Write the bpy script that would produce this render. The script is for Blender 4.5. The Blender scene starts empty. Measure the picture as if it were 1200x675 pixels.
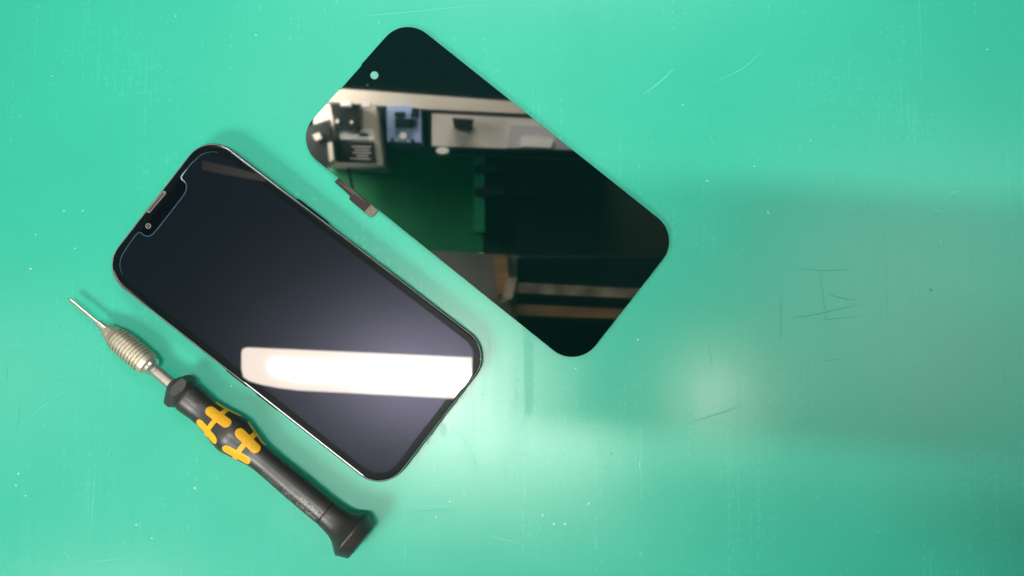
import bpy, bmesh, math, random
from mathutils import Vector as V, Matrix as M
random.seed(7)
S = bpy.context.scene
COL = S.collection
PI = math.pi

# ------------------------------------------------------------------ camera
H, PITCH, F = 0.42, math.radians(4.0), 1200.0
CAM = V((0, 0, H))
AX = V((0, math.sin(PITCH), -math.cos(PITCH)))
UP = V((0, math.cos(PITCH), math.sin(PITCH)))
cd = bpy.data.cameras.new('camera'); cam = bpy.data.objects.new('camera', cd); COL.objects.link(cam)
cam.location = CAM; cam.rotation_euler = (PITCH, 0, 0)
cd.sensor_width = 36; cd.lens = 36.0 * F / 1200.0; cd.clip_start = 0.01; cd.clip_end = 50
cd.dof.use_dof = True; cd.dof.focus_distance = 0.415; cd.dof.aperture_fstop = 22
S.camera = cam

def ray(u, v):
    return V((1, 0, 0)) * ((u - 600) / F) + UP * ((337.5 - v) / F) + AX
def on_plane(u, v, p0, n):                       # where the sight line of a picture point meets a plane
    d = ray(u, v)
    return CAM + d * ((p0 - CAM).dot(n) / d.dot(n))
def at(u, v, z=0.0):
    return on_plane(u, v, V((0, 0, z)), V((0, 0, 1)))

# ------------------------------------------------------------------ materials
def mat(name, col, rough=0.5, metal=0.0, spec=0.5, coat=0.0, coat_rough=0.0, tint=None, emit=None, estr=0, ior=None, coat_ior=None):
    m = bpy.data.materials.new(name); m.use_nodes = True
    b = m.node_tree.nodes['Principled BSDF']
    b.inputs['Base Color'].default_value = (*col, 1); b.inputs['Roughness'].default_value = rough
    b.inputs['Metallic'].default_value = metal; b.inputs['Specular IOR Level'].default_value = spec
    b.inputs['Coat Weight'].default_value = coat; b.inputs['Coat Roughness'].default_value = coat_rough
    if tint: b.inputs['Specular Tint'].default_value = (*tint, 1)
    if coat_ior: b.inputs['Coat IOR'].default_value = coat_ior
    if ior: b.inputs['IOR'].default_value = ior
    if emit:
        b.inputs['Emission Color'].default_value = (*emit, 1); b.inputs['Emission Strength'].default_value = estr
    return m
def nodes(m): return m.node_tree.nodes, m.node_tree.links, m.node_tree.nodes['Principled BSDF']

def noisy(m, scale, amp_col=0.0, amp_rough=0.0, bump=0.0, dist=0.0001, stretch=(1, 1, 1), detail=3):
    N, L, b = nodes(m)
    tc = N.new('ShaderNodeTexCoord'); mp = N.new('ShaderNodeMapping'); mp.inputs['Scale'].default_value = stretch
    nz = N.new('ShaderNodeTexNoise'); nz.inputs['Scale'].default_value = scale; nz.inputs['Detail'].default_value = detail
    L.new(tc.outputs['Object'], mp.inputs['Vector']); L.new(mp.outputs['Vector'], nz.inputs['Vector'])
    if amp_col:
        c = b.inputs['Base Color'].default_value[:]
        r = N.new('ShaderNodeValToRGB')
        r.color_ramp.elements[0].position = .3; r.color_ramp.elements[1].position = .7
        r.color_ramp.elements[0].color = (*[x * (1 - amp_col) for x in c[:3]], 1)
        r.color_ramp.elements[1].color = (*[min(1, x * (1 + amp_col)) for x in c[:3]], 1)
        L.new(nz.outputs['Fac'], r.inputs['Fac']); L.new(r.outputs['Color'], b.inputs['Base Color'])
    if amp_rough:
        q = b.inputs['Roughness'].default_value
        mr = N.new('ShaderNodeMapRange'); mr.inputs['From Min'].default_value = .3; mr.inputs['From Max'].default_value = .7
        mr.inputs['To Min'].default_value = q - amp_rough; mr.inputs['To Max'].default_value = q + amp_rough
        L.new(nz.outputs['Fac'], mr.inputs['Value']); L.new(mr.outputs['Result'], b.inputs['Roughness'])
    if bump:
        bp = N.new('ShaderNodeBump'); bp.inputs['Strength'].default_value = bump; bp.inputs['Distance'].default_value = dist
        L.new(nz.outputs['Fac'], bp.inputs['Height']); L.new(bp.outputs['Normal'], b.inputs['Normal'])
    return m

# green mat: brushed up and down, slightly blotchy, fine grain
MAT_COL = (0.040, 0.51, 0.35)
def make_mat():
    m = mat('green_mat', MAT_COL, 0.27, spec=0.5)
    N, L, b = nodes(m)
    tc = N.new('ShaderNodeTexCoord')
    def noise(scale, stretch, detail=3, rough=.5):
        mp = N.new('ShaderNodeMapping'); mp.inputs['Scale'].default_value = stretch
        nz = N.new('ShaderNodeTexNoise'); nz.inputs['Scale'].default_value = scale
        nz.inputs['Detail'].default_value = detail; nz.inputs['Roughness'].default_value = rough
        L.new(tc.outputs['Object'], mp.inputs['Vector']); L.new(mp.outputs['Vector'], nz.inputs['Vector'])
        return nz.outputs['Fac']
    def rng(x, a, c, f0=.3, f1=.7):
        r = N.new('ShaderNodeMapRange'); r.inputs['From Min'].default_value = f0; r.inputs['From Max'].default_value = f1
        r.inputs['To Min'].default_value = a; r.inputs['To Max'].default_value = c
        L.new(x, r.inputs['Value']); return r.outputs['Result']
    def math2(op, a, c):
        r = N.new('ShaderNodeMath'); r.operation = op
        for i, q in enumerate((a, c)):
            if isinstance(q, (int, float)): r.inputs[i].default_value = q
            else: L.new(q, r.inputs[i])
        return r.outputs[0]
    blot = noise(14, (1, 1, 1), 5, .6); brushv = noise(60, (22, .12, 1), 2, .6); brushh = noise(60, (.12, 20, 1), 2, .6)
    brushw = noise(60, (10, .14, 1), 2, .6); grain = noise(700, (1, 1, 1), 1); fleck = noise(430, (1, 1, 1), 1)
    f = math2('ADD', math2('ADD', rng(blot, -.03, .03), rng(brushv, -.007, .007)), math2('ADD', rng(grain, -.012, .012), rng(brushh, -.008, .008)))
    f = math2('ADD', f, rng(fleck, -.010, .010))
    mx = N.new('ShaderNodeMix'); mx.data_type = 'RGBA'; mx.blend_type = 'MULTIPLY'
    mx.inputs['Factor'].default_value = 1; mx.inputs['A'].default_value = (*MAT_COL, 1)
    cc = N.new('ShaderNodeCombineColor'); g = math2('ADD', f, 1.0)
    for k in ('Red', 'Green', 'Blue'): L.new(g, cc.inputs[k])
    L.new(cc.outputs[0], mx.inputs['B']); L.new(mx.outputs['Result'], b.inputs['Base Color'])
    rr = math2('ADD', math2('ADD', rng(brushw, -.016, .016), rng(blot, -.018, .018)), math2('ADD', rng(fleck, -.010, .010), 0.255))
    L.new(rr, b.inputs['Roughness'])
    hgt = math2('ADD', math2('ADD', math2('MULTIPLY', brushv, .25), math2('MULTIPLY', brushh, .35)), math2('MULTIPLY', fleck, .25))
    bp = N.new('ShaderNodeBump'); bp.inputs['Strength'].default_value = .3; bp.inputs['Distance'].default_value = .00003
    L.new(hgt, bp.inputs['Height']); L.new(bp.outputs['Normal'], b.inputs['Normal'])
    return m
m_mat = make_mat()
m_scr_l = mat('scratch_pale', (.075, .60, .43), .4)
m_scr_d = mat('scratch_dark', (.028, .42, .285), .45, spec=.25)
m_scr_w = mat('dust', (.40, .72, .60), .6)
m_scr_k = mat('grit', (.020, .29, .19), .5, spec=.3)
m_worn = mat('polished_patch', (.038, .49, .335), .3, spec=.42)
m_film = mat('film_scrap', (.055, .47, .335), .28, spec=.45)

m_frame = mat('phone_frame', (.008, .011, .012), .6, .0, spec=.10)
m_rim = mat('phone_rim', (.40, .44, .44), .5, .0, spec=.2)
m_glass = mat('screen_border', (.003, .006, .0055), .25, spec=.05, coat=1, coat_rough=.0, coat_ior=1.85)
m_active = mat('screen_active', (.003, .0065, .0095), .22, spec=.165, coat=1, coat_rough=.0, tint=(.72, .70, 1.0), ior=1.5, coat_ior=1.85)
m_glow_paint = mat('edge_glow_paint', (.035, .085, .14), .3, .0, spec=.6)  # blue glow along the screen edge, put into a strip's colour
m_glint_paint = mat('corner_glint_paint', (.50, .66, .72), .25, .6)  # bright glint at the notch corner, painted as a pale strip
m_slot = mat('speaker_mesh', (.028, .030, .030), .6)
m_slot_rim = mat('speaker_rim', (.20, .18, .16), .4, .3)
m_lens = mat('lens', (.02, .02, .022), .1, coat=1)
m_lens_ring = mat('lens_ring', (.22, .22, .22), .35, .6)

m_panel = mat('panel_glass', (.0010, .010, .009), .02, spec=.85, coat=0, ior=2.0)
m_panel_side = mat('panel_side', (.004, .012, .010), .3)
m_window = mat('camera_window', (.16, .50, .40), .25)
m_flex = noisy(mat('flex_cable', (.026, .021, .016), .5, spec=.25), 900, .2, .05)
m_conn = noisy(mat('flex_connector', (.14, .125, .08), .45, .2), 900, .2)

m_steel = mat('steel', (.80, .77, .68), .28, .85)
m_knurl = mat('knob_steel', (.58, .53, .41), .46, .62)
m_shaft = noisy(mat('shaft_steel', (.48, .43, .36), .45, .7), 900, .06, .05, stretch=(1, .1, .1))
m_black = noisy(mat('black_handle', (.030, .030, .027), .42, spec=.9), 1400, .25, .05, .25, .00004)
m_hex = noisy(mat('hex_plastic', (.034, .033, .031), .48, spec=.9), 1400, .2, .05, .15, .00003)
m_yellow = noisy(mat('yellow_grip', (.95, .50, .02), .45), 900, .06, .03, .2, .00003)
m_print = mat('print', (.40, .385, .34), .5)
m_print_f = mat('print_faded', (.17, .165, .145), .5)
m_groove = mat('groove', (.006, .006, .006), .6)

# ------------------------------------------------------------------ helpers
def link(name, me, m, parent=None, smooth=False, mats=None):
    o = bpy.data.objects.new(name, me); COL.objects.link(o)
    for q in (mats or [m]): me.materials.append(q)
    if parent: o.parent = parent
    if smooth:
        for p in me.polygons: p.use_smooth = True
    return o
def from_bm(name, bm, m, parent=None, smooth=False, mats=None, normals=True):
    if normals: bmesh.ops.recalc_face_normals(bm, faces=bm.faces)
    me = bpy.data.meshes.new(name); bm.to_mesh(me); bm.free()
    return link(name, me, m, parent, smooth, mats)
def tag(o, label=None, cat=None, group=None, kind=None):
    if label: o['label'] = label
    if cat: o['category'] = cat
    if group: o['group'] = group
    if kind: o['kind'] = kind
    return o
def empty(name, mw):
    o = bpy.data.objects.new(name, None); COL.objects.link(o); o.matrix_world = mw; o.empty_display_size = .02
    return o
def autosmooth(o, ang=35):
    me = o.data
    bm = bmesh.new(); bm.from_mesh(me)
    for f in bm.faces: f.smooth = abs(f.normal.z) < .9995
    for e in bm.edges:
        if len(e.link_faces) == 2 and e.calc_face_angle(0) > math.radians(ang): e.smooth = False
    bm.to_mesh(me); bm.free()
def area2(p): return sum(p[i][0] * p[(i + 1) % len(p)][1] - p[(i + 1) % len(p)][0] * p[i][1] for i in range(len(p))) / 2
def ccw(p): return p if area2(p) > 0 else p[::-1]
def offset(p, d):                                # outward by d (ccw polygon)
    n = len(p); out = []
    for i in range(n):
        a, b, c = p[i - 1], p[i], p[(i + 1) % n]
        n1 = V((b[1] - a[1], -(b[0] - a[0]))); n2 = V((c[1] - b[1], -(c[0] - b[0])))
        n1 = n1.normalized() if n1.length > 1e-9 else n1; n2 = n2.normalized() if n2.length > 1e-9 else n2
        t = n1 + n2
        t = t.normalized() if t.length > 1e-6 else n1
        k = max(.5, t.dot(n1))
        out.append((b[0] + t.x * d / k, b[1] + t.y * d / k))
    return out
def rounded(q, r, n=16, sub=1):                  # q: corner list, r radius (one or a list)
    q = ccw([tuple(x[:2]) for x in q]); out = []; N = len(q); cs = []
    for i in range(N):
        rr = r[i] if isinstance(r, (list, tuple)) else r
        a, b, c = V(q[i - 1]), V(q[i]), V(q[(i + 1) % N])
        d1, d2 = (a - b).normalized(), (c - b).normalized()
        th = math.acos(max(-1, min(1, d1.dot(d2)))); L = rr / math.tan(th / 2)
        ce = b + (d1 + d2).normalized() * (rr / math.sin(th / 2))
        p1, p2 = b + d1 * L, b + d2 * L
        a1 = math.atan2(p1.y - ce.y, p1.x - ce.x); a2 = math.atan2(p2.y - ce.y, p2.x - ce.x)
        while a2 < a1: a2 += 2 * PI
        cs.append([(ce.x + rr * math.cos(a1 + (a2 - a1) * k / n), ce.y + rr * math.sin(a1 + (a2 - a1) * k / n)) for k in range(n + 1)])
    for i in range(N):
        out += cs[i]
        e, s = cs[i][-1], cs[(i + 1) % N][0]
        for k in range(1, sub): out.append((e[0] + (s[0] - e[0]) * k / sub, e[1] + (s[1] - e[1]) * k / sub))
    return out
def loft(loops, cap0=True, cap1=True, bm=None):
    bm = bm or bmesh.new(); R = [[bm.verts.new(p) for p in l] for l in loops]; n = len(R[0])
    for a, b in zip(R, R[1:]):
        for i in range(n):
            j = (i + 1) % n
            try: bm.faces.new((a[i], a[j], b[j], b[i]))
            except ValueError: pass
    if cap0: bm.faces.new(R[0][::-1])
    if cap1: bm.faces.new(R[-1])
    return bm
def z3(p, z): return [(x, y, z) for x, y in p]
def slab(name, poly, z0, z1, m, parent, bev=0.0, smooth=False):
    p = ccw(poly)
    ls = [z3(p, z0)]
    if bev:
        ls += [z3(p, z1 - bev), z3(offset(p, -bev * .3), z1 - bev * .3), z3(offset(p, -bev), z1)]
    else: ls.append(z3(p, z1))
    bm = loft(ls); bmesh.ops.triangulate(bm, faces=[f for f in bm.faces if len(f.verts) > 4])
    o = from_bm(name, bm, m, parent)
    if smooth: autosmooth(o)
    return o
def ring_strip(name, poly, o0, o1, z, m, parent, h=0.0):
    p = ccw(poly); A, B = offset(p, o0), offset(p, o1); n = len(p)
    bm = bmesh.new()
    a = [bm.verts.new((x, y, z)) for x, y in A]; c = [bm.verts.new(((x + X) / 2, (y + Y) / 2, z + h)) for (x, y), (X, Y) in zip(A, B)]
    b = [bm.verts.new((x, y, z)) for x, y in B]
    for i in range(n):
        j = (i + 1) % n
        bm.faces.new((a[i], a[j], c[j], c[i])); bm.faces.new((c[i], c[j], b[j], b[i]))
    return from_bm(name, bm, m, parent, smooth=True)
def line_strip(bm, pts, w, z, mi=0, taper=True):  # thin flat scratch, tapering to both ends
    P = [V(p[:2]) for p in pts]; n = len(P); prev = None
    for i in range(n):
        t = (P[min(n - 1, i + 1)] - P[max(0, i - 1)])
        if t.length < 1e-9: continue
        t.normalize(); nn = V((-t.y, t.x))
        ww = w * (.25 + .75 * math.sin(PI * i / (n - 1)) if taper else 1) / 2
        cur = (bm.verts.new((*(P[i] + nn * ww), z)), bm.verts.new((*(P[i] - nn * ww), z)))
        if prev:
            f = bm.faces.new((prev[0], prev[1], cur[1], cur[0])); f.material_index = mi
            if f.normal.z < 0: f.normal_flip()
        prev = cur

# ------------------------------------------------------------------ bench surface
bm = bmesh.new()
bmesh.ops.create_cube(bm, size=1)
for v in bm.verts: v.co = V((v.co.x * 1.7, v.co.y * 1.1, v.co.z * .02 - .01))
MATS = [m_mat, m_scr_l, m_scr_d, m_scr_w, m_scr_k, m_worn, m_film]
PX = H / F
zc = [0.00003]
def scratch(pts, w, mi, n=14, wob=.5):
    zc[0] += 2e-7
    Q = []
    for a, b in zip(pts, pts[1:]):
        k = max(3, int(n / max(1, len(pts) - 1)))
        for i in range(k): Q.append((a[0] + (b[0] - a[0]) * i / k, a[1] + (b[1] - a[1]) * i / k))
    Q.append(pts[-1])
    for _ in range(3):
        Q = [Q[0]] + [((Q[i - 1][0] + 2 * Q[i][0] + Q[i + 1][0]) / 4, (Q[i - 1][1] + 2 * Q[i][1] + Q[i + 1][1]) / 4) for i in range(1, len(Q) - 1)] + [Q[-1]]
    Q = [(x + random.uniform(-wob, wob) * .5, y + random.uniform(-wob, wob) * .5) for x, y in Q]
    line_strip(bm, [at(x, y) for x, y in Q], w * PX * (.75 if mi in (LI, DK, GR) else 1), zc[0], mi)
def speck(u, v, r, mi, asp=1.0):
    zc[0] += 2e-7
    c = at(u, v); n = 7; a0 = random.random() * 6
    f = bm.faces.new([bm.verts.new((c.x + r * PX * random.uniform(.7, 1.2) * asp * math.cos(a0 + 2 * PI * k / n),
                                    c.y + r * PX * random.uniform(.7, 1.2) * math.sin(a0 + 2 * PI * k / n), zc[0])) for k in range(n)])
    f.material_index = mi
LI, DK, WH, GR, WO, FI = 1, 2, 3, 4, 5, 6
for pts, w, mi in [
    ([(617, 491), (690, 472), (767, 453)], .8, DK), ([(827, 394), (832, 416), (837, 434)], 1.2, DK), ([(812, 434), (845, 434)], .8, DK),
    ([(780, 484), (791, 472), (803, 460)], 1.0, DK), ([(806, 496), (840, 486), (867, 476)], 1.5, DK), ([(857, 419), (861, 432), (870, 442)], 1.1, DK),
    ([(700, 508), (703, 527), (713, 553), (720, 579), (721, 602)], .9, DK), ([(586, 530), (617, 533.5)], 1.3, DK), ([(610, 501), (615, 489)], .8, DK),
    ([(591, 523), (592, 550), (596, 590)], .8, DK), ([(526, 497), (546, 517), (559, 526)], 1.0, DK), ([(543, 514), (556, 540), (565, 566)], .9, DK),
    ([(520, 536), (565, 545), (600, 553)], .7, DK), ([(542, 510), (566, 505), (590, 497)], 1.0, LI), ([(474, 598.5), (538, 598.5)], 1.0, DK),
    ([(473, 604), (512, 605)], .8, DK), ([(492, 593), (532, 593.5)], .8, LI), ([(493, 587), (515, 587.5)], .8, DK), ([(571, 627), (590, 632), (612, 637.5)], 1.0, LI),
    ([(649, 627), (655, 628.6), (661, 627.5)], 1.0, LI), ([(765, 549), (791, 535)], .8, LI), ([(744, 533), (746, 549)], 1.0, LI), ([(749, 540), (750, 549)], .8, WH),
    ([(9, 424), (8, 451)], 1.1, DK), ([(58, 443), (74, 446), (89, 447)], 1.0, DK), ([(24, 470), (22, 490), (19, 504)], 1.2, DK), ([(91, 447), (55, 472), (22, 500)], .8, LI),
    ([(0, 405), (40, 405)], .7, LI), ([(129, 440), (129, 464)], .9, LI), ([(120, 552), (120.5, 575), (120, 597)], 3.2, WO), ([(119, 505), (119.5, 520)], 2, WO),
    ([(214, 648), (212, 680)], 4.0, WO), ([(113, 538), (109, 590), (107, 628)], .9, LI), ([(105, 560), (103, 612)], .7, LI), ([(35, 655), (38, 666)], .8, LI),
    ([(73, 646), (80, 652), (83, 660)], .9, LI), ([(103, 659), (139, 655)], .8, LI), ([(142, 640), (147, 634)], 1.0, LI), ([(253, 555), (256, 566)], .9, LI),
    ([(410, 20), (480, 14), (570, 5)], .9, LI), ([(108, 117), (170, 108), (225, 97)], .8, LI), ([(840, 95), (872, 80), (895, 58)], 1.4, LI), ([(752, 112), (775, 95), (790, 80)], 2.2, LI),
    ([(830, 155), (838, 172)], .7, LI), ([(1092, 246), (1100, 247), (1109, 248)], 4.0, LI), ([(1112, 226), (1124, 224)], 2.0, LI), ([(1158, 352), (1180, 350), (1200, 349)], 1.8, LI),
    ([(933, 313), (965, 318), (1000, 315)], .9, DK), ([(970, 345), (990, 350), (1004, 352)], 1.1, DK), ([(915, 375), (960, 368), (1010, 356)], 1.0, DK), ([(955, 375), (985, 373), (1010, 369)], .8, DK),
    ([(980, 252), (1012, 240)], .7, LI), ([(1130, 150), (1140, 166)], .8, LI), ([(1070, 380), (1058, 372)], .8, LI), ([(960, 315), (970, 385)], .6, DK), ([(915, 345), (915, 400)], .7, DK),
    ([(380, 245), (400, 246), (411, 258)], .9, DK), ([(445, 275), (460, 282), (470, 289)], .9, DK), ([(402, 252), (408, 247), (413, 253)], .8, DK), ([(1053, 450), (1058, 462)], .8, LI),
    ([(882, 640), (870, 655), (855, 668)], 5, WO), ([(1060, 435), (1075, 430)], .7, DK), ([(965, 423), (985, 421)], .8, DK), ([(490, 415), (494, 440)], .7, DK),
    ([(573, 385), (574, 440)], .8, DK), ([(577, 388), (577.5, 445)], .8, LI), ([(583, 395), (583.5, 440)], .7, DK), ([(569, 420), (569, 470)], .7, DK), ([(603, 452), (607, 470)], .7, DK)]:
    scratch(pts, w, mi)
for x in (681.3, 689.5):
    for y in (465, 468.5, 472.5, 477, 481, 488, 491.5, 495, 502): speck(x + random.uniform(-.5, .5), y, .75, GR)
for u, v, r, mi in [(716.5, 531.6, 1.6, GR), (699, 570.5, 1.3, DK), (690, 590, 1.5, WH), (747.4, 398, 1.3, WH), (674.7, 432, 1.0, WH), (843.6, 464.7, 1.5, WH), (838.7, 474.5, 1.3, WH),
                    (847, 462, 1, WH), (649, 614, 1.3, WH), (662, 614, 1.3, WH), (636, 604, 1.3, WH), (641, 604, 1.0, LI), (506, 508, 1.6, GR), (502, 519, 1.3, GR), (508, 506, 1, GR), (565, 462, 1.2, GR),
                    (527, 588, 1.1, WH), (511, 606, 1.1, WH), (21.7, 555, 1.3, WH), (18.8, 568.7, 1.3, WH), (228, 572, 1.5, WH), (160, 615, 1.4, WH), (178, 631, 1.1, WH), (30, 581, 1.1, WH), (130, 533, 1.1, GR),
                    (61, 89, 1.1, WH), (206, 19, 1.0, WH), (300, 41, 1.1, WH), (36, 315, 1.4, WH), (75, 247, 1.1, WH), (97, 247, 1.1, WH), (88, 291, .9, WH), (42, 275, .9, WH), (1157, 58, 1.1, WH), (829, 212, 1.3, WH),
                    (950, 165, 1.0, WH), (1144, 68, 1.2, DK), (978, 34, 1.0, DK), (760, 163, 2.4, DK), (697, 109, 2.2, DK), (915, 201, 1.5, DK), (900, 249, 1.4, WH), (884, 195, 1, WH), (800, 123, .9, WH), (459, 271, 4.2, WO), (1103, 283, .9, WH),
                    (1091, 340, 1.5, DK), (70, 384, 1.0, GR), (269, 451, 1.1, GR), (271, 452, 1.0, WH), (383, 578, 1, DK), (300, 430, 1.0, DK)]:
    speck(u, v, r, mi)
for _ in range(60):                                                # faint wear everywhere
    u, v = random.uniform(-20, 1220), random.uniform(-20, 695); a = random.choice((PI / 2, PI / 2, 0, random.uniform(0, PI))) + random.uniform(-.15, .15)
    l = random.uniform(6, 34)
    scratch([(u, v), (u + l / 2 * math.cos(a) + random.uniform(-1.5, 1.5), v + l / 2 * math.sin(a)), (u + l * math.cos(a), v + l * math.sin(a))], random.uniform(.2, .42), random.choice((LI, LI, DK)))
for _ in range(70):
    speck(random.uniform(0, 1200), random.uniform(0, 675), random.uniform(.3, .6), random.choice((WH, LI, LI, DK, DK)))
for quad, mi in [([(613, 388), (625, 391), (624, 486), (616, 486)], WO), ([(516, 497), (523, 497), (524.5, 511), (517, 512)], FI)]:
    zc[0] += 2e-7
    f = bm.faces.new([bm.verts.new((*at(u, v)[:2], zc[0])) for u, v in quad]); f.material_index = mi
    if f.normal.z < 0: f.normal_flip()
o = from_bm('bench_top', bm, None, mats=MATS, normals=False)
tag(o, 'scuffed green rubber work surface under the phone, display and screwdriver', 'work surface', kind='structure')

# ------------------------------------------------------------------ smartphone (top end a little raised by its camera bump)
CQ = [(242.9, 154.9), (578.0, 411.8), (450.2, 578.0), (117.7, 316.3)]   # UR-top, UR-low, LL-low, LL-top corners of the glass
TILT = math.radians(1.2)
zl = .0080
lo = (at(514, 495, zl)); hi = at(180, 235.6, zl)
ex = (lo - hi).normalized(); ex3 = (ex * math.cos(TILT) - V((0, 0, 1)) * math.sin(TILT)).normalized()
ey3 = V((0, 0, 1)).cross(ex3).normalized(); nz3 = ex3.cross(ey3).normalized()
org = lo
PF = M((( *ex3, ), (*ey3,), (*nz3,))).transposed().to_4x4(); PF.translation = org
PFi = PF.inverted()
def ph(u, v, z=0.0):
    p = PFi @ on_plane(u, v, org + nz3 * z, nz3); return (p.x, p.y)
phone = empty('smartphone', PF)
tag(phone, 'black smartphone with notched screen reflecting a long white lamp, beside the screwdriver', 'smartphone')
R = 34 * PX
glass = rounded([ph(*c) for c in CQ], R, 20)
def lp(d, z): return z3(offset(glass, d), z)
TH = .0076
fr = loft([lp(-.0006, -TH), lp(.0000, -TH), lp(.0003, -TH + .0004), lp(.00045, -TH + .0012), lp(.00045, -.0014), lp(.0004, -.0007), lp(.0002, -.00025), lp(0, -.00006), lp(-.0003, -.00006)])
bmesh.ops.triangulate(fr, faces=[f for f in fr.faces if len(f.verts) > 4])
o = from_bm('frame', fr, m_frame, phone); autosmooth(o, 30)
ring_strip('rim', glass, .00003, -.00016, -.00004, m_rim, phone, .00007)
gl = loft([lp(-.00016, -.0003), lp(-.00016, .00000), lp(-.00034, .00007), lp(-.00050, .00011), lp(-.0008, .00012)])
bmesh.ops.triangulate(gl, faces=[f for f in gl.faces if len(f.verts) > 4])
scr = from_bm('screen', gl, m_glass, phone); autosmooth(scr, 40)
# lit-up-able area with the notch
Z1 = .000135
base = rounded([ph(*c) for c in CQ], R, 20)
inner = offset(ccw(base), -9.0 * PX)
notch = [(152.4, 284.3), (159.0, 275.6), (161.6, 272.8), (163.4, 272.0), (165.6, 273.2), (168.2, 275.3), (172, 276.8), (176.2, 276.2), (179.8, 273.8), (185.1, 267.6), (200, 248.4), (214.5, 229.8),
         (217.6, 224.6), (218.6, 219.6), (217.9, 215.2), (215.6, 212.1), (213.1, 210.2), (212.2, 208.0), (213.0, 205.6), (216.7, 200.6), (225.6, 190.2)]
nl = [ph(u, v, Z1) for u, v in notch]
ul0, ul1 = V(nl[0]), V(nl[-1])
# find the short side at the top end of the phone (smallest x) and swap its straight run for the notch
def near(p): return min(range(len(inner)), key=lambda i: (V(inner[i]) - p).length)
keep = [p for p in inner if not (p[0] < max(ul0.x, ul1.x) + .0006 and min(ul0.y, ul1.y) - .0006 < p[1] < max(ul0.y, ul1.y) + .0006)]
# rotate so that the cut lies between the last and the first point
gaps = [(V(keep[i]) - V(keep[i - 1])).length if max(keep[i][0], keep[i - 1][0]) < -.1 else 0 for i in range(len(keep))]
g = gaps.index(max(gaps)); keep = keep[g:] + keep[:g]
nn = nl if (V(keep[-1]) - ul0).length < (V(keep[-1]) - ul1).length else nl[::-1]
act = keep + nn
bm = bmesh.new(); f = bm.faces.new([bm.verts.new((x, y, Z1)) for x, y in ccw(act)]); bmesh.ops.triangulate(bm, faces=[f])
from_bm('active_area', bm, m_active, scr)
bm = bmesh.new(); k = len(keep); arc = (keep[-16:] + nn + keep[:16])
line_strip(bm, arc, .00032, Z1 + .00001); from_bm('edge_glow_paint', bm, m_glow_paint, scr)  # edge glow drawn as a thin blue strip
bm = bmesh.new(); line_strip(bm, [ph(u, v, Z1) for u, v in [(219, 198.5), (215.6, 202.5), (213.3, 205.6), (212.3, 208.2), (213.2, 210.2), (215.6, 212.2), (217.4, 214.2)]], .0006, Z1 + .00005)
from_bm('notch_glint_paint', bm, m_glint_paint, scr)  # painted glint on the notch corner
def bar(u0, v0, u1, v1, w):
    a, b = V((u0, v0)), V((u1, v1)); t = (b - a).normalized(); n = V((-t.y, t.x)) * w / 2
    pts = []
    for c, s in ((b, 1), (a, -1)):
        for k in range(9):
            an = -PI / 2 + PI * k / 8
            pts.append(c + s * (t * math.cos(an) + n.normalized() * math.sin(an)) * w / 2)
    return [tuple(p) for p in pts]
ep = ccw([ph(u, v, Z1) for u, v in bar(174.2, 247.3, 192.2, 226.0, 4.6)])
er = slab('earpiece', ep, .00008, .00019, m_slot_rim, phone)
slab('earpiece_mesh', [ph(u, v, Z1) for u, v in bar(175.2, 246.3, 191.2, 227.0, 2.4)], .00012, .00021, m_slot, er)
def disc(c, r, n=28): return [(c[0] + r * math.cos(2 * PI * k / n), c[1] + r * math.sin(2 * PI * k / n)) for k in range(n)]
cc = ph(173.7, 264.9, Z1)
fc = slab('front_camera', disc(cc, 3.2 * PX), .00008, .00018, m_lens_ring, phone)
slab('camera_lens', disc(cc, 2.1 * PX), .0001, .00020, m_lens, fc)
slab('lens_center', disc(cc, .9 * PX), .0001, .00023, m_lens_ring, fc)
# side button on the long edge that faces the display
A, B = V(ph(347, 231.6)), V(ph(383.6, 260.2)); t = (B - A).normalized(); nn_ = V((-t.y, t.x))
if (A + nn_ * .01).y < A.y: nn_ = -nn_
pp = [A - nn_ * .0008, B - nn_ * .0008, B + nn_ * .0003, A + nn_ * .0003]
btn = slab('side_button', rounded([tuple(p) for p in pp], .0004, 6), -.0050, -.0026, m_frame, phone, .0004)
for nm, a, b in (('volume_button', (268, 428), (292, 447.5)), ('volume_button', (303, 456), (327, 475))):
    A, B = V(ph(*a)), V(ph(*b)); t = (B - A).normalized(); nn_ = V((-t.y, t.x))
    if (A + nn_ * .01).y > A.y: nn_ = -nn_
    A = A - nn_ * (A - V((A.x, -1e9 if nn_.y < 0 else 1e9))).length * 0
    # seat the button on the frame's outer side
    yb = min(p[1] for p in glass) - .00045
    c = [(A.x, yb + .0006), (B.x, yb + .0006), (B.x, yb - .0003), (A.x, yb - .0003)]
    slab(nm, rounded(c, .0002, 4), -.0050, -.0026, m_frame, phone, .0002)
# camera bump underneath the raised end
bx, by = min(p[0] for p in glass), max(p[1] for p in glass)
bump = rounded([(bx + .006, by - .038), (bx + .038, by - .038), (bx + .038, by - .006), (bx + .006, by - .006)], .006, 8)
slab('camera_bump', bump, -TH - .0026, -TH + .0003, m_frame, phone)

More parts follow.
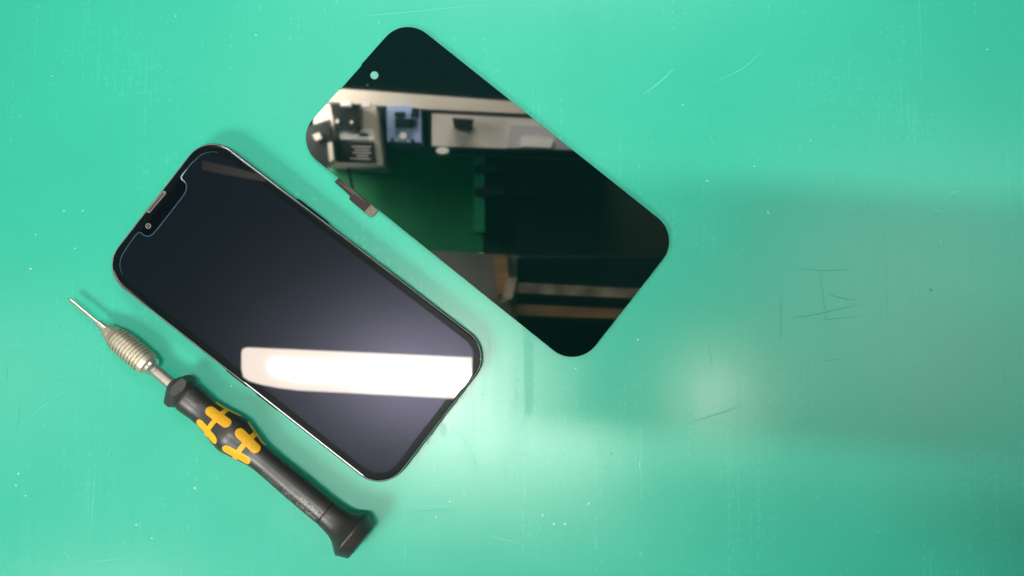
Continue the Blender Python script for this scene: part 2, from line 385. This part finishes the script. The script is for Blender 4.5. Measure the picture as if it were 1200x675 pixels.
# ------------------------------------------------------------------ loose display panel
ZP = .0021
DQ = [(473.9, 18.5), (798.0, 276.7), (676.1, 432.9), (343.3, 165.5)]
ctr = at(570, 225, 0)
panel = empty('display_panel', M.Translation(ctr))
tag(panel, 'bare glossy black display panel mirroring a workbench rack, with short brown flex cable', 'display panel')
def dp(u, v, z=ZP): p = at(u, v, z) - ctr; return (p.x, p.y)
RR = [36 * PX, 35 * PX, 36 * PX, 37 * PX]
pl = rounded([dp(*c) for c in DQ], 35 * PX, 20, 60)
ra, rb = V(dp(423, 76)), V(dp(398.5, 105)); rt = (rb - ra); rl = rt.length; rt.normalize(); rn = V((-rt.y, rt.x))
cen = V(dp(570, 225))
if (cen - ra).dot(rn) < 0: rn = -rn
pl2 = []
for p in pl:
    s_, d_ = (V(p) - ra).dot(rt), (V(p) - ra).dot(rn)
    if 0 < s_ < rl and abs(d_) < .002: p = tuple(V(p) + rn * .0004)
    pl2.append(p)
pl = pl2
def dl(d, z): return z3(offset(ccw(pl), d), z)
gm = loft([dl(-.0003, .0009), dl(0, .0011), dl(0, ZP - .00008), dl(-.00003, ZP - .00002), dl(-.00009, ZP)])
bmesh.ops.triangulate(gm, faces=[f for f in gm.faces if len(f.verts) > 4])
gp = from_bm('glass', gm, m_panel, panel); autosmooth(gp, 25)
back = offset(ccw(rounded([dp(*c) for c in DQ], 35 * PX, 12)), -.0025)
slab('backplate', back, .0002, .00095, m_panel_side, panel)
c0 = dp(438.8, 88.3)
hole = slab('camera_hole', disc(c0, 5.3 * PX), ZP - .0002, ZP + .00003, m_panel_side, panel)
slab('clear_window', disc(c0, 4.7 * PX), ZP - .0001, ZP + .00006, m_window, hole)
slab('sensor_dot', disc(dp(430.5, 99.6), 1.6 * PX), ZP - .0001, ZP + .00003, mat('sensor_dot', (.004, .02, .03), .3), panel)
fx = [(398.6, 206.6), (391.8, 213.2), (401, 221), (410.2, 229.6), (409.2, 233.6), (427, 248.6), (436, 241), (424, 229.5), (414, 219.4), (405, 210.5)]
flex = slab('flex_cable', [dp(u, v, .0012) for u, v in fx], .0009, .0013, m_flex, panel, .0001)
slab('flex_connector', [dp(u, v, .0014) for u, v in [(426.6, 248.8), (434.4, 254), (438.6, 252.2), (442.8, 246.6), (437, 240.6), (434.8, 239.4)]], .0008, .0016, m_conn, flex, .0001)
for a, b in (((397, 212.5), (418, 230)), ((399.5, 210.5), (428, 237))):
    bm = bmesh.new(); line_strip(bm, [dp(*a, .0013), dp((a[0] + b[0]) / 2, (a[1] + b[1]) / 2, .0013), dp(*b, .0013)], .00035, .00132)
    from_bm('flex_trace', bm, m_conn, flex)

# ------------------------------------------------------------------ precision screwdriver
AXA = math.atan2(.6408, .7677)
def sx(s, n=0.4): return (80.2 + s * .7677 - n * .6408, 348.6 + s * .6408 + n * .7677)
Za, Zb = .0051, .01015
p0, p1 = at(*sx(0), Za), at(*sx(447.5), Zb)
SC = (p1 - p0).length / 447.5
xx = (p1 - p0).normalized(); yy = V((0, 0, 1)).cross(xx).normalized(); zz = xx.cross(yy)
TF = M(((*xx,), (*yy,), (*zz,))).transposed().to_4x4(); TF.translation = p0
drv = empty('screwdriver', TF)
tag(drv, 'small precision screwdriver with black handle, yellow grip marks and knurled steel chuck', 'screwdriver')
mid = (p0 + p1) / 2; tv = CAM - mid
PHI0 = -math.atan2(tv.dot(yy), tv.dot(zz))
def pt(s, r, a): return (s * SC, -r * SC * math.sin(a), r * SC * math.cos(a))
def interp(pr, s):
    for (a, ra_), (b, rb_) in zip(pr, pr[1:]):
        if a <= s <= b: return ra_ + (rb_ - ra_) * ((s - a) / (b - a) if b > a else 0)
    return pr[-1][1]
def catmull(pr, step=1.5):
    out = []
    for i in range(len(pr) - 1):
        q0, q1, q2, q3 = pr[max(0, i - 1)], pr[i], pr[i + 1], pr[min(len(pr) - 1, i + 2)]
        m1 = (q2[1] - q0[1]) / max(1e-6, q2[0] - q0[0]); m2 = (q3[1] - q1[1]) / max(1e-6, q3[0] - q1[0]); h = q2[0] - q1[0]
        k = max(1, int(h / step))
        for j in range(k):
            t = j / k
            out.append((q1[0] + t * h, (2 * t**3 - 3 * t**2 + 1) * q1[1] + (t**3 - 2 * t**2 + t) * h * m1 + (-2 * t**3 + 3 * t**2) * q2[1] + (t**3 - t**2) * h * m2))
    out.append(pr[-1]); return out
def lathe(name, pr, m, parent, n=64, fn=None, ang=35):
    bm = loft([[pt(s, fn(s, r, 2 * PI * k / n) if fn else r, 2 * PI * k / n) for k in range(n)] for s, r in pr])
    bmesh.ops.triangulate(bm, faces=[f for f in bm.faces if len(f.verts) > 4])
    o = from_bm(name, bm, m, parent); autosmooth(o, ang); return o
lathe('bit', [(0, .5), (2.6, 1.0), (3.6, 2.4)] + [(x, 2.4) for x in range(8, 48, 3)], m_steel, drv, 24, ang=20)
lathe('bit_collar', [(46.8, 1.9), (47.2, 4.4), (47.8, 4.9), (57, 5.3), (58.3, 5.3)], m_steel, drv, 40, ang=25)
kn = catmull([(72.5, 12.7), (76, 13.5), (82, 14.2), (92, 14.7), (102, 14.8), (114, 14.6), (121, 14.3), (124.5, 13.7)], 1)
s = 74.0
pr = [(57.8, 4.5), (58.2, 5.4), (59.0, 7.6), (59.6, 8.1), (65.4, 9.3), (66.0, 9.0), (66.8, 9.2), (67.6, 10.6), (72.2, 12.1), (72.8, 12.3)]
pitch = 4.3
while s + pitch < 124.4:
    r = interp(kn, s)
    pr += [(s, r), (s + .25, r - 1.6), (s + 1.35, r - 1.6), (s + 1.6, interp(kn, s + 1.6)), (s + pitch - .05, interp(kn, s + pitch - .05))]
    s += pitch
pr += [(124.8, 13.4), (125.6, 12.4), (125.8, 11.0)]
lathe('chuck_sleeve', pr, m_knurl, drv, 72, ang=18)
lathe('chuck_ring', [(125.6, 9.8), (126.2, 11.3), (126.8, 11.7), (130.4, 11.7), (131.2, 11.0), (132.6, 9.2), (133.4, 7.2)], m_steel, drv, 48, ang=22)
lathe('shaft', [(133.5, 6.2), (136.8, 6.4), (137.2, 6.0), (137.8, 6.0), (138.3, 6.9), (160, 7.2), (166, 7.2)], m_shaft, drv, 48)
HV = math.radians(25) + PHI0
def hexf(s, r, a):
    q = (a - HV) % (PI / 3) - PI / 6
    return min(r, 19.3 / math.cos(q))
hx = []
for i in range(49):
    s = 160 + i * 24.0 / 48
    r = 7.5 + (s - 160) * 1.45 if s < 170.2 else 22.3
    if s > 176.5: r = 22.3 - (s - 176.5) * .85
    hx.append((s, r))
lathe('hex_collar', hx, m_hex, drv, 180, hexf, 14)
HP = [(183, 17.6), (186, 18.4), (195, 17.9), (205, 17.0), (215, 17.2), (228, 19.0), (240, 21.6), (250, 23.3), (256, 23.4), (266, 21.2), (277, 18.4), (287, 16.0), (300, 14.7), (320, 14.9), (340, 15.4), (365, 15.7), (394, 15.7)]
hp = catmull(HP, 1.2)
handle = lathe('handle', hp, m_black, drv, 96)
lathe('seam', [(393, 15.0), (393.4, 15.45), (395.6, 15.45), (396, 15.0)], m_groove, drv, 64)
cap = lathe('end_cap', [(395.2, 15.4), (395.6, 15.8)] + catmull([(396.2, 15.9), (405, 16.5), (413, 17.9), (420, 20.4), (426, 24.2), (430, 27.2), (432.4, 28.7)], 1) + [(433.2, 29.0), (434.2, 29.0), (435, 28.6), (446.4, 23.4), (447.2, 22.6), (447.5, 21.5)], m_black, drv, 96, ang=28)
def patch(bm, s0, s1, wfun, a_c, lift=.22, ns=26, na=6):   # a patch on the handle's skin: half-width (px) along s
    rows = []
    for i in range(ns + 1):
        s = s0 + (s1 - s0) * i / ns; w = wfun((i / ns)); r = interp(hp, s)
        rows.append([bm.verts.new(pt(s, r + lift, a_c + (w * (2 * k / na - 1)) / r)) for k in range(na + 1)])
    for a, b in zip(rows, rows[1:]):
        for k in range(na):
            try: bm.faces.new((a[k], a[k + 1], b[k + 1], b[k]))
            except ValueError: pass
for sc_, a0 in ((231.6, -15), (275.0, -18)):
    bm = bmesh.new(); hl, hw = 17.6, 6.1
    for k, da in enumerate((0, 66, 132, 198, -62)):
        ac = math.radians(a0 + da) + PHI0
        def wf(t):
            x = abs(t * 2 - 1) * hl; e = hl - hw
            return hw if x < e else max(.15, math.sqrt(max(0, hw * hw - (x - e)**2)))
        patch(bm, sc_ - hl, sc_ + hl, wf, ac)
        r = interp(hp, sc_); nb = 14; half = math.radians(33) * r - hw * .3
        # cross bar to the next one round
        am = ac + math.radians(33 if k != 4 else 31); rows = []
        for i in range(nb + 1):
            a = am + (i / nb * 2 - 1) * half / r
            rows.append([bm.verts.new(pt(sc_ + d, interp(hp, sc_ + d) + .20, a)) for d in (-2.9, -1, 1, 2.9)])
        for a, b in zip(rows, rows[1:]):
            for q in range(3): bm.faces.new((a[q], b[q], b[q + 1], a[q + 1]))
    from_bm('grip_mark', bm, m_yellow, handle, smooth=True)
def wrap_text(name, body, s_c, n_app, height, length, m, lift=.10, bold=0.0):
    cu = bpy.data.curves.new(name, 'FONT'); cu.body = body; cu.size = 1; cu.align_x = 'CENTER'; cu.align_y = 'CENTER'; cu.offset = bold
    t = bpy.data.objects.new('tmp', cu); COL.objects.link(t)
    dg = bpy.context.evaluated_depsgraph_get(); dg.update()
    me = bpy.data.meshes.new_from_object(t.evaluated_get(dg)); bpy.data.objects.remove(t)
    bm = bmesh.new(); bm.from_mesh(me)
    xs = [v.co.x for v in bm.verts]; ys = [v.co.y for v in bm.verts]
    x0, x1, y0, y1 = min(xs), max(xs), min(ys), max(ys)
    r0 = interp(hp, s_c); ac = math.asin(max(-1, min(1, n_app / r0))) + PHI0
    for v in bm.verts:
        s = s_c + ((v.co.x - x0) / (x1 - x0) - .5) * length; d = ((v.co.y - y0) / (y1 - y0) - .5) * height
        v.co = V(pt(s, interp(hp, s) + lift, ac - d / interp(hp, s)))
    return from_bm(name, bm, m, handle)
wrap_text('lettering', '077-1048', 375.8, 6.0, 5.2, 25.5, m_print, lift=.3, bold=.012)
wrap_text('lettering', '0,36 kgfcm', 376.6, 12.2, 5.6, 28, m_print, lift=.3)
wrap_text('lettering', 'WERATEX', 327, 11.2, 4.6, 19, m_print_f, lift=.3)
wrap_text('registered_mark', 'O', 313, 9.6, 7.0, 5.5, m_print_f, lift=.25)
# static-safe emblem: ring with a triangle and a hand-like wedge in it
bm = bmesh.new(); rr0 = interp(hp, 349); ac = math.asin(10.4 / rr0) + PHI0
def ep_(x, y): return pt(349 + x, interp(hp, 349 + x) + .22, ac - y / rr0)
for i in range(36):
    a, b = 2 * PI * i / 36, 2 * PI * (i + 1) / 36
    bm.faces.new([bm.verts.new(ep_(q * math.cos(c), q * math.sin(c))) for q, c in ((7.2, a), (8.1, a), (8.1, b), (7.2, b))])
for tri in ([(-5, -3.6), (-1.2, -3.6), (-.4, -1.4), (-2.3, 1.2)], [(0, 4.8), (-1.6, 2.2), (1.0, -1.2), (2.4, .6)], [(1.2, -3.6), (5, -3.6), (3.2, -.6), (1.8, -2.2)]):
    bm.faces.new([bm.verts.new(ep_(*q)) for q in tri])
from_bm('static_emblem', bm, m_print_f, handle)

# ------------------------------------------------------------------ what hangs over the bench and shows in the mirrors
CM = V((0, 0, 2 * ZP - H)); AXM = V((AX.x, AX.y, -AX.z))
def mir(u, v, D):                                # point seen in the display at that picture point, D along the mirrored axis
    d = ray(u, v); return CM + V((d.x, d.y, -d.z)) * D
DB = 1.5
def rbox(name, poly, D, thick, m, parent=None, bev=0):
    ps = [mir(u, v, D) for u, v in poly]; qs = [p + AXM * thick for p in ps]
    bm = loft([ps, qs])
    if bev: bmesh.ops.bevel(bm, geom=bm.edges[:], offset=bev, segments=2, affect='EDGES')
    return from_bm(name, bm, m, parent)
def rect(x0, y0, x1, y1): return [(x0, y0), (x1, y0), (x1, y1), (x0, y1)]
m_green = noisy(mat('green_board', (.04, .42, .155), .6), 6, .2)
m_beige = noisy(mat('beige_paint', (.55, .49, .41), .5), 9, .08)
m_grey = noisy(mat('warm_grey_case', (.55, .50, .45), .5), 9, .06)
m_lilac = mat('lilac_cover', (.50, .455, .48), .4)
m_dark = mat('dark_plastic', (.006, .008, .0075), .4)
m_white = mat('white_plastic', (.85, .82, .78), .4)
m_blue = noisy(mat('pale_blue_case', (.36, .46, .72), .5), 12, .05)
m_wood = noisy(mat('raw_wood', (.26, .14, .06), .6), 10, .3, stretch=(1, 8, 1))
m_wood2 = noisy(mat('pale_wood', (.32, .25, .185), .6), 40, .55)
m_dkgreen = mat('green_rail', (.05, .50, .24), .5)
m_darkboard = noisy(mat('dark_board', (.014, .024, .012), .6), 6, .2)

rack = empty('overhead_rack', M.Translation(mir(560, 200, DB + .05)))
inv = rack.matrix_world.inverted()
def rpart(name, poly, D, thick, m, parent=rack, bev=0):
    o = rbox(name, poly, D, thick, m, None, bev); o.parent = parent
    o.matrix_parent_inverse = rack.matrix_world.inverted() if parent is rack else M.Identity(4)
    return o
bpy.context.view_layer.update()
rpart('green_board', [(380, 122), (566, 132), (566, 296), (490, 296), (380, 205)], DB, .02, m_green)
rpart('added_strip', [(272, 214), (344, 231), (344, 238), (272, 225)], DB - .02, .02, mat('brown_strip', (.045, .036, .03), .6))  # added strip, only there to mirror as a brown band in the phone
rpart('dark_board', rect(566, 150, 860, 300), DB, .02, m_darkboard)
rpart('shelf_ledge', [(250, 93), (700, 126), (700, 143), (250, 109)], DB - .10, .10, m_beige)
rpart('green_rail', rect(555, 178, 568, 272), DB - .03, .028, m_dkgreen)
rpart('upper_shelf', [(496, 293), (606, 299), (606, 388)], DB - .04, .05, noisy(mat('shelf_back', (.30, .28, .235), .7), 5, .3))
rpart('shelf_post', [(578, 298), (594, 300), (598, 345), (582, 345)], DB - .06, .02, m_wood)
rpart('shelf_back', rect(606, 302, 860, 440), DB, .02, m_dark)
tag(rack, 'overhead workbench rack with green board and beige ledge, mirrored in the loose display', 'rack')

def hung(name, label, cat, parts):
    root = empty(name, M.Translation(mir(*parts[0][1][0], DB - .1)))
    bpy.context.view_layer.update()
    for nm, poly, D, th, m in parts:
        o = rbox(nm, poly, D, th, m); o.parent = root; o.matrix_parent_inverse = root.matrix_world.inverted()
    tag(root, label, cat)
hung('bench_instrument', 'beige instrument with dark label plate, mirrored at the left of the loose display', 'instrument', [
    ('case', [(368, 121), (440, 124), (448, 193), (392, 190), (366, 186)], DB - .12, .10, m_beige),
    ('label_plate', [(391, 165), (438, 167), (441, 191), (394, 190)], DB - .125, .004, m_dark),
    ('slot_plate', [(398, 151), (438, 151), (439, 164), (398, 163)], DB - .127, .004, m_white),
    ('card_slot', rect(421, 156, 431, 159.5), DB - .13, .002, m_dark),
    *[('label_line', [(418 - d, y), (435 - e, y + .5), (435 - e, y + 1.7), (418 - d, y + 1.2)], DB - .127, .002, m_grey) for d, e, y in ((6, 0, 171), (2, 2, 174.5), (5, 0, 178), (0, 4, 181.5), (8, 1, 185))],
    ('side_knob', [(366, 158), (374, 155), (377, 162), (370, 165)], DB - .15, .01, m_grey), ('side_lever', [(384, 168), (389, 166), (391, 187), (386, 189)], DB - .15, .008, m_beige),
    ('motor_screw', disc((395, 142), 2.5), DB - .153, .004, m_grey), ('motor_screw', disc((412, 143), 2), DB - .153, .004, m_grey),
    ('motor_block', [(387, 122), (422, 122), (421, 148), (412, 154), (392, 150)], DB - .15, .028, m_dark),
    ('foot', rect(399, 118, 411, 124), DB - .16, .01, m_white), ('foot', rect(424, 119, 434, 125), DB - .16, .01, m_white),
    ('side_grip', [(355, 150), (386, 140), (390, 190), (372, 205), (350, 190)], DB - .14, .015, m_dark)])
hung('power_cord', 'thin dark cord hanging from the instrument, mirrored in the loose display', 'cord', [('cord', [(405, 188), (408, 188), (415, 225), (412, 225)], DB - .05, .004, m_dark)])
hung('blue_meter', 'pale blue meter with dark display, mirrored in the loose display', 'meter', [
    ('case', [(453, 124), (478, 124), (493, 128), (493, 167), (454, 166)], DB - .11, .09, m_blue),
    ('meter_screen', rect(463, 139, 483, 149), DB - .115, .004, m_dark), ('meter_label', rect(462, 131, 475, 136), DB - .115, .004, m_dark),
    ('clamp', [(483, 126), (491, 127), (490, 136), (481, 136)], DB - .12, .012, m_dark),
    ('dial', disc((472.5, 159), 4), DB - .116, .005, m_white),
    ('foot', disc((459.5, 164), 2.3), DB - .116, .005, m_dark), ('foot', disc((483, 165), 2.3), DB - .116, .005, m_dark)])
hung('grey_drawer_unit', 'warm grey drawer unit with white label, mirrored at the right of the loose display', 'drawer unit', [
    ('case', [(506, 133), (720, 144), (720, 178), (506, 171)], DB - .11, .10, m_grey),
    ('cover', [(599, 146), (720, 152), (720, 177), (594, 173)], DB - .115, .006, m_lilac),
    ('label_plate', [(611, 161), (649, 163), (646, 173), (610, 171.5)], DB - .12, .004, m_white),
    ('latch', [(530, 138), (555, 139.5), (553, 149), (540, 153), (532, 149)], DB - .125, .012, m_dark),
    ('bottom_edge', [(505, 171), (720, 177), (720, 181), (505, 174)], DB - .105, .05, m_dark),
    ('top_edge', [(505, 128), (720, 138), (720, 146), (505, 135)], DB - .105, .05, m_dark),
    ('knob', [(511 + 7.5 * (1 + math.cos(a)), 176.3 + 4 * math.sin(a)) for a in [2 * PI * k / 16 for k in range(16)]], DB - .13, .012, m_white)])
for lab, y, xl in (('dark clamp on the green rail nearer the drawer unit, mirrored in the loose display', 194, 582), ('dark clamp on the green rail farther from the drawer unit, mirrored in the loose display', 221, 590)):
    hung('bar_clamp', lab, 'clamp', [('clamp_head', [(556, y), (572, y - 3), (xl, y - 4), (xl + 3, y + 7), (570, y + 9), (556, y + 7)], DB - .06, .025, m_dark),
                                    ('clamp_bar', [(580, y + 5), (692, y + 9), (692, y + 12.5), (580, y + 8.5)], DB - .012, .010, m_dark)])
hung('wood_offcut', 'pale plank in the upper shelf, mirrored near the bottom corner of the loose display', 'plank', [('plank', [(604, 331), (800, 341), (800, 352), (604, 343)], DB - .05, .03, m_wood2)])
hung('wood_batten', 'orange brown batten in the upper shelf, mirrored near the bottom corner of the loose display', 'batten', [('batten', [(598, 356), (800, 366), (800, 376), (600, 369)], DB - .05, .03, m_wood)])
hung('wood_brace', 'short slanted wooden brace in the upper shelf, mirrored in the loose display', 'brace', [('brace', [(594, 326), (606, 325), (600, 350), (586, 356)], DB - .07, .02, m_wood2)])

# ------------------------------------------------------------------ lamps
def phmir(u, v, z):                              # where the phone's screen sends the sight line, at height z
    P = on_plane(u, v, org, nz3); d = (P - CAM).normalized(); r = d - nz3 * 2 * d.dot(nz3)
    return P + r * ((z - P.z) / r.z)
ZL = 1.5
def lpoly(pts, z, dz): return [tuple(phmir(u, v, z)) for u, v in pts], dz
def lamp_mesh(name, pts, z0, thick, m, parent):
    a = [phmir(u, v, z0) for u, v in pts]; b = [p + V((0, 0, thick)) for p in a]
    o = from_bm(name, loft([a, b]), m, None); o.parent = parent; o.matrix_parent_inverse = parent.matrix_world.inverted(); return o
def edge_top(x): return 407 + (x - 283) * (12.0 / 269)
def edge_bot(x): return 457.5 + (x - 350) * (9.5 / 185)
m_diff = mat('lamp_diffuser', (.8, .78, .74), .5, emit=(1, .85, .72), estr=9.5)
def tube_lamp(label, x0, x1, left_round, power):
    lamp = empty('tube_lamp', M.Translation(phmir((x0 + x1) / 2, 437, ZL))); bpy.context.view_layer.update()
    if left_round:
        lft = [(350, 457.5), (326, 454.5), (306, 450.5), (292, 446.5), (285, 441.5), (283, 432), (283, 413), (284.5, 409), (289, 407.3)]; cl = [(436, 450), (424, 446), (420, 434)]
    else:
        lft = [(x0, edge_bot(x0))]; cl = [(x0 + 4, edge_bot(x0) - 13)]
    c0 = cl[-1][0]
    outer = ([] if left_round else [(x0, edge_top(x0))]) + [(x1, edge_top(x1)), (x1, edge_bot(x1))] + lft
    core = [(c0 + 3, edge_top(c0) + 13), (x1 - 4, edge_top(x1) + 13), (x1 - 4, edge_bot(x1) - 13)] + cl
    lamp_mesh('diffuser', outer, ZL, .012, m_diff, lamp)
    mt = mat('lamp_tube', (.9, .9, .9), .5, emit=(1, .95, .90), estr=power)
    if left_round: lamp_mesh('tube', [(316, 421), (417, 425.5), (417, 448), (350, 446), (322, 440), (315, 432)], ZL - .004, .003, mat('lamp_tube_end', (.9, .9, .9), .5, emit=(1, .95, .90), estr=24), lamp)
    lamp_mesh('tube', core, ZL - .004, .003, mt, lamp)
    lamp_mesh('housing', [(x0 + 6, edge_top(x0) + 8), (x1 - 4, edge_top(x1) + 8), (x1 - 4, edge_bot(x1) - 8), (x0 + 10, edge_bot(x0) - 16)], ZL + .0125, .04, m_white, lamp)
    tag(lamp, label, 'lamp', 'tube lamps above the bench')
tube_lamp('long white tube lamp above the bench, mirrored in the notched phone screen', 283, 553, True, 265)
tube_lamp('added unseen second tube lamp, in line with the one mirrored in the phone screen', 568, 700, False, 128)  # added lamp, unseen, for the sheen on the mat and the shadow at right

def area(name, loc, aim, sx_, sy_, watts, col=(1, 1, 1), spread=180, shape='RECTANGLE', rot=0):
    l = bpy.data.lights.new(name, 'AREA'); l.shape = shape; l.size = sx_; l.size_y = sy_; l.energy = watts; l.color = col; l.spread = math.radians(spread)
    o = bpy.data.objects.new(name, l); COL.objects.link(o); o.location = loc
    o.rotation_euler = (V(aim) - V(loc)).to_track_quat('-Z', 'Y').to_euler(); return o
def flat(u, v, z):                               # where the flat bench would mirror that picture point
    P = at(u, v); d = ray(u, v); return P + V((d.x, d.y, -d.z)) * (z / -d.z)
area('key_lamp', (-.41, -.38, .56), (-.13, -.03, 0),   .20, .20, 0.60, (1, .97, .92), spread=70)
area('rack_fill', (-.34, .345, .86), (-.08, .25, 1.08), .16, .10, 3.7, (1, .94, .86))  # added fill light, brightens the mirrored board
area('ledge_fill', (-.05, .85, .70), (-.02, .30, 1.05), .5, .12, 4.6, (1, .94, .86), spread=80)  # added fill light, brightens the mirrored ledge and case fronts
area('top_lamp', (.02, .88, 1.1), (.02, .27, 0), .6, .10, .52, (.96, 1, .98), spread=25)
b_ = flat(835, 463, .4310); area('phone_torch', b_, at(835, 463), .012, .012, .05, (1, .95, .80), shape='DISK', spread=100)
a_ = flat(1065, 365, 1.6); area('ceiling_panel', a_, at(1065, 365), .54, .54, 3.3, (1, .95, .90))
s_ = flat(-10, 440, 1.3); area('side_sheen_fill', s_, at(-10, 440), .18, .30, .8, (1, .95, .88))  # added light for the pale sheen at the left edge

# the phone that takes the picture, on an arm added for more shade (it shades the right of the bench and mirrors as a dark patch)
ZS = .434
shooter = empty('camera_phone', M.Translation((.09, -.01, ZS)) @ M.Rotation(math.radians(-5), 4, 'Z'))
body = rounded([(-.0815, -.037), (.0765, -.037), (.0765, .038), (-.0815, .038)], .010, 10)
slab('body', body, 0, .0085, m_frame, shooter, .001)
slab('lens_island', rounded([(-.079, .010), (-.062, .010), (-.062, .030), (-.079, .030)], .004, 6), -.0008, .0005, m_lens, shooter)
tag(shooter, 'dark phone above the bench, on an added arm, mirrored as a soft dark patch in the green surface', 'phone')
arm = empty('shade_arm', M.Translation((.17, -.03, ZS))); bpy.context.view_layer.update()
def abar(name, a, b, w, h):
    a, b = V(a), V(b); t = (b - a).normalized(); n = V((0, 0, 1)).cross(t).normalized() * w / 2; u = t.cross(n).normalized() * h / 2
    o = from_bm(name, loft([[a + n + u, a - n + u, a - n - u, a + n - u], [b + n + u, b - n + u, b - n - u, b + n - u]]), m_dark); o.parent = arm; o.matrix_parent_inverse = arm.matrix_world.inverted(); return o
abar('clamp', (.125, -.022, ZS + .019), (.180, -.050, ZS + .024), .070, .018)
abar('arm', (.098, -.042, ZS + .040), (.50, -.275, ZS + .12), .058, .030)  # clamp and arm made up, slanted so the shade spreads lower right
tag(arm, 'made-up dark arm reaching in from the lower right, added to shade the bench', 'stand arm')

w = bpy.data.worlds.new('World'); S.world = w; w.use_nodes = True
w.node_tree.nodes['Background'].inputs['Color'].default_value = (.40, 1.0, .92, 1)
w.node_tree.nodes['Background'].inputs['Strength'].default_value = .05
S.view_settings.view_transform = 'Standard'; S.view_settings.look = 'None'; S.view_settings.exposure = 0; S.view_settings.gamma = 1
S.render.engine = 'CYCLES'
S.cycles.use_denoising = True
S.cycles.denoising_prefilter = 'ACCURATE'; S.cycles.denoising_input_passes = 'RGB_ALBEDO_NORMAL'; S.cycles.denoising_quality = 'HIGH'
S.cycles.use_adaptive_sampling = False
S.cycles.sample_clamp_indirect = 4
S.cycles.max_bounces = 8
